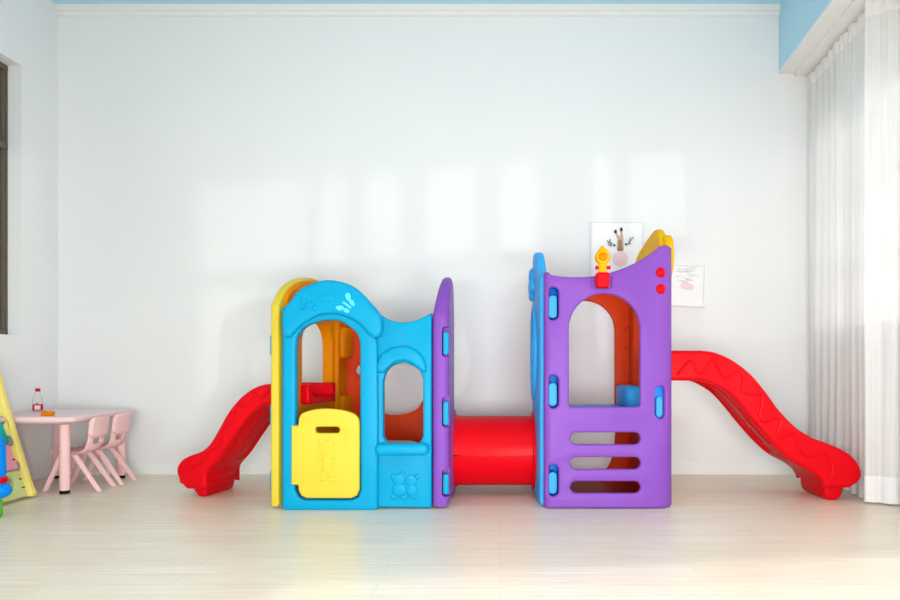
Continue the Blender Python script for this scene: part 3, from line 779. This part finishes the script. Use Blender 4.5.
# ================================================================== TABLE
TX0, TX1, TY0, TY1, TT = -3.225, -2.612, 4.40, 5.20, .482
T = empty('kids_table', ((TX0+TX1)/2, 4.8, 0), 'pale pink low table standing in the back left corner', 'table')
def hplate(o, z0, z1, bev):
    me = slab(o, (), z1-z0, bev, 3)
    for v in me.vertices: v.co = (v.co.x, v.co.y, (z0+z1)/2+v.co.z)
    return me
B().add(hplate(rrect(TX0, TY0, TX1, TY1, .05, 10), TT-.034, TT, .010)).build('tabletop', 'pink_top', T)
b = B().add(hplate(rrect(TX0+.09, TY0+.09, TX1-.09, TY1-.09, .05), TT-.048, TT-.03, .004)); b.build('apron', 'pink', T)
for x, y in ((-2.705, 4.475), (-2.68, 5.09), (-3.13, 5.09), (-3.13, 4.475)):
    b = B().add(lathe([(0, .022), (.029, .022), (.030, .03), (.030, TT-.05), (0, TT-.05)], (x, y, 0), 24))
    lg = b.build('leg', 'pink', T)
    b = B().add(lathe([(0, .001), (.026, .001), (.029, .008), (.028, .028), (0, .028)], (x, y, 0), 22)); lab(b.build('foot', 'black', lg), 'black rubber foot')

# ================================================================== CHAIRS
def chair(y, dx, label):
    C = empty('kids_chair', (-2.70+dx, y, 0), label, 'chair', 'pink chairs at the kids table')
    X = lambda x: x+dx
    W = .100
    # seat shell: swept profile, curls up into the neck of the back
    prof = cat_rom([(-2.845, .238), (-2.825, .249), (-2.77, .246), (-2.70, .240), (-2.655, .246), (-2.622, .268), (-2.607, .30), (-2.600, .335), (-2.596, .36)], 4)
    n = len(prof)
    bm = bmesh.new(); g = []
    for i, (x, z) in enumerate(prof):
        a, c = prof[max(i-1, 0)], prof[min(i+1, n-1)]; t = Vector((c[0]-a[0], c[1]-a[1])).normalized(); nn = Vector((-t.y, t.x))
        q = i/(n-1); w = W*(1-.10*max(0, (q-.55)/.45)) if q > .15 else W*(.90+.10*q/.15)
        row = [bm.verts.new((X(x)+nn.x*h*.5+nn.x*lift, y+s*w, z+nn.y*h*.5+nn.y*lift)) for s, h, lift in
               ((-1, 0, .006), (-.85, .016, .004), (0, .016, 0), (.85, .016, .004), (1, 0, .006), (.85, -.016, .004), (0, -.016, 0), (-.85, -.016, .004))]
        g.append(row)
    for r0, r1 in zip(g, g[1:]):
        for k in range(8): bm.faces.new((r0[k], r0[(k+1) % 8], r1[(k+1) % 8], r1[k]))
    bm.faces.new(g[0][::-1]); bm.faces.new(g[-1])
    so = B().add(bm).build('seat', 'pink', C, 50)
    cut = slab(rrect(y-.05, .296, y+.05, .335, .016), (), .2, .002)
    for v in cut.vertices: v.co = (X(-2.60)+v.co.z, v.co.x, v.co.y)
    boolean_cut(so, [cut])
    me = slab(rrect(y-.100, .340, y+.100, .470, .035, 8), (), .030, .012, 4); me = cuts(me, frange(y-.09, y+.09, 8))
    def bk(u, v, w):
        return (X(-2.585)+w+.02*(v-.345)/.15-.016*((u-y)/.11)**2, u, v)
    B().add(me, bk).build('backrest', 'pink', C, 45)
    for s in (-1, 1):
        for (xa, xb, za) in ((-2.775, -2.88, .236), (-2.70, -2.535, .234)):
            ya = y+s*.078; yb = y+s*.088
            p = [Vector((X(xa), ya, za)), Vector((X(xb), yb, .002))]
            bm = bmesh.new(); rings = []
            for c, hw, hd in ((p[0], .017, .012), (p[1], .014, .0105)):
                rings.append([bm.verts.new((c.x+i*hw, c.y+j*hd, c.z)) for i, j in ((-1, -1), (1, -1), (1, 1), (-1, 1))])
            for k in range(4): bm.faces.new((rings[0][k], rings[0][(k+1) % 4], rings[1][(k+1) % 4], rings[1][k]))
            bm.faces.new(rings[0][::-1]); bm.faces.new(rings[1])
            bmesh.ops.recalc_face_normals(bm, faces=bm.faces)
            bmesh.ops.bevel(bm, geom=bm.edges[:], offset=.004, segments=2, affect='EDGES')
            B().add(bm).build('leg', 'pink', C)
    return C
chair(4.635, .006, 'pink plastic kids chair nearer the camera, beside the front leg of the pink table')
chair(4.885, .018, 'pink plastic kids chair farther back, nearest the back wall, at the pink table')

# ---- bottle and block on the table
bx, by = -3.165, 4.93
Bo = empty('drink_bottle', (bx, by, TT), 'small clear bottle with a red cap and red label on the pink table', 'bottle')
B().add(lathe([(0, .001), (.026, .001), (.030, .006), (.030, .05), (.028, .056), (.030, .062), (.029, .085), (.022, .108), (.013, .124), (.012, .14), (0, .14)], (bx, by, TT), 24)).build('body', 'bottle', Bo)
b = B().add(lathe([(.0305, .008), (.0312, .009), (.0312, .047), (.0305, .048)], (bx, by, TT), 28)); lab_o = lab(b.build('label', 'cap_red', Bo), 'red paper label')
b = B().add(lathe([(.0314, .014), (.0318, .015), (.0318, .041), (.0314, .042)], (bx, by, TT), 10, 'Z', -PI*.52, -PI*.16)); b.build('label_patch', 'pink_ink', lab_o)
b = B().add(lathe([(0, .136), (.015, .136), (.0155, .139), (.0155, .155), (.013, .158), (0, .158)], (bx, by, TT), 22)); lab(b.build('cap', 'cap_red', Bo), 'red screw cap')
b = B().add(ball((bx+.012, by-.0275, TT+.057), .005, .003, .005, 10)); b.build('seal_dot', 'ink', Bo)
ox, oy = -2.835, 4.515
b = B().add(rbox(ox-.034, ox+.034, oy-.02, oy+.02, TT+.001, TT+.026, .004))
for k in (-1, 1): b.add(lathe([(0, .025), (.011, .025), (.011, .031), (0, .031)], (ox+k*.017, oy, TT), 16))
tag(b.build('toy_block', 'amber', origin=(ox, oy, TT)), 'small orange toy block lying on the pink table in front of the bottle', 'toy block')

# ================================================================== YELLOW CLIMBING FRAME AT THE LEFT EDGE
CF = empty('climbing_frame', (-3.0, 3.95, 0), 'cream yellow climbing frame with coloured step panels, in front of the pink table', 'climbing frame')
rail = cat_rom([(-2.80, .012), (-2.795, .04), (-2.825, .12), (-2.94, .50), (-3.007, .74), (-3.03, .80), (-3.06, .83)], 4)+[(-3.12, .84), (-3.19, .83), (-3.20, .80), (-3.20, .012)]
rh = cat_rom([(-2.90, .06), (-2.90, .14), (-2.875, .17), (-2.885, .22), (-2.935, .23), (-2.94, .30), (-2.915, .33), (-2.93, .37), (-2.965, .38), (-2.975, .44), (-2.955, .47), (-2.98, .49)], 3)+[(-3.14, .49), (-3.14, .06)]
for y0 in (4.30, 3.56):
    b = B().add(slab(rail, [rh], .05, .014), front(y0, .05)); b.build('side_rail', 'cream_yellow', CF)
    o = [c for c in bpy.data.objects if c.name.startswith('side_rail')][-1]
lean = lambda z: -2.805-.35*z
def step(nm, mat, z0, z1, holes, label):
    me = slab(rrect(3.60, z0, 4.312, z1, .02), holes, .04, .012)
    lab(B().add(me, lambda u, v, w: (lean(v)-.028+w, u, v)).build(nm, mat, CF), label)
step('step_panel', 'pale_green', .015, .172, [ell(4.09, .095, .032, .036, 20), ell(4.20, .105, .032, .036, 20), ell(3.95, .095, .032, .036, 20)], 'pale green lowest step panel with oval holes')
step('step_panel', 'rose', .178, .325, [ell(4.17, .26, .030, .032, 20), ell(3.95, .25, .04, .045, 20)], 'rose pink middle step panel')
step('step_panel', 'turquoise', .330, .46, [ell(4.02, .40, .05, .05, 20)], 'turquoise upper step panel')
for z in (.07, .12, .235):
    b = B().add(lathe([(0, -.03), (.005, -.03), (.007, -.026), (.007, .0), (0, .0)], (lean(z)-.014, 4.302, z), 14, 'Y'))
    lab(b.build('bolt', 'black', CF), 'dark bolt')

# ---- blue toy cut by the left edge
tx, ty = -2.642, 3.76
TB = empty('ride_on_toy', (tx, ty, 0), 'bright blue toy with red band and green base, cut by the left photo edge', 'toy')
b = B().add(lathe([(0, .215), (.050, .215), (.056, .24), (.052, .36), (.040, .42), (.02, .435), (0, .435)], (tx, ty, 0), 24)); b.build('post', 'toy_blue', TB)
b = B().add(lathe([(0, .185), (.052, .185), (.058, .192), (.058, .208), (.052, .216), (0, .216)], (tx+.004, ty, 0), 24)); lab(b.build('band', 'red', TB), 'red band')
b = B().add(ball((tx+.012, ty, .145), .076, .06, .046, 24)); b.build('body', 'toy_blue', TB)
b = B().add(lathe([(0, .001), (.055, .001), (.062, .012), (.062, .085), (.052, .105), (0, .105)], (tx-.03, ty, 0), 26)); lab(b.build('base', 'green', TB), 'green base')

# ================================================================== CAMERA AND LIGHT
cam = bpy.data.cameras.new('camera'); co = bpy.data.objects.new('camera', cam); COL.objects.link(co)
co.location = (0, 0, H); co.rotation_euler = (PI/2, 0, 0)
cam.sensor_width = 36; cam.lens = 36*F/900; cam.shift_x = -50/900; cam.shift_y = 65/900; cam.clip_start = .05
SC.camera = co

w = bpy.data.worlds.new('daylight'); SC.world = w; w.use_nodes = True
bg = w.node_tree.nodes['Background']; bg.inputs['Color'].default_value = (1, 1, 1, 1); bg.inputs['Strength'].default_value = .8
def sun(name, d, strength, angle, col):
    l = bpy.data.lights.new(name, 'SUN'); l.energy = strength; l.angle = math.radians(angle); l.color = col
    o = bpy.data.objects.new(name, l); COL.objects.link(o)
    o.rotation_euler = Vector(d).to_track_quat('-Z', 'Y').to_euler(); o.location = (3, -3, 4)
    return o
sun('window_sun', (-1, 1.6, -.085), .40, 1.2, (1, .985, .96))
sun('front_sun', (.0, 1, -.514), 2.0, 1.0, (1, .98, .95))
def area(name, loc, d, sx, sy, power, col):
    l = bpy.data.lights.new(name, 'AREA'); l.shape = 'RECTANGLE'; l.size = sx; l.size_y = sy; l.energy = power; l.color = col
    o = bpy.data.objects.new(name, l); COL.objects.link(o); o.location = loc
    o.rotation_euler = Vector(d).to_track_quat('-Z', 'Y').to_euler(); return o
area('low_front_fill', (.15, -.7, .5), (-.06, 1, -.21), 2.4, .9, 112, (1, 1, 1)).data.spread = math.radians(116)  # added low softbox-like fill just behind the camera, no window here
area('right_window_daylight', (xr(1.8)-.1, 1.8, 1.3), (-1, .4, -.05), 4.0, 2.2, 30, (1, .995, .98))
area('curtained_window_daylight', (xr(4.2)+1.9, 4.2, 1.6), (-1, .02, -.1), 2.6, 2.2, 52, (1, .995, .985))
area('left_fill', (XL+.12, 1.4, 1.3), (1, .55, -.03), 3.6, 2.2, 40, (1, 1, 1))  # added side fill, in front of the solid part of the left wall
area('overhead_fill', (-.4, 1.8, ZC-.06), (0, .12, -1), 4.6, 2.8, 60, (1, .995, .98))  # added overhead fill under the closed ceiling
vs_ = SC.view_settings
SC.display_settings.display_device = 'sRGB'
vs_.view_transform = 'Standard'; vs_.look = 'None'; vs_.gamma = 1; vs_.use_curve_mapping = False; vs_.exposure = -0.45
SC.cycles.max_bounces = 10
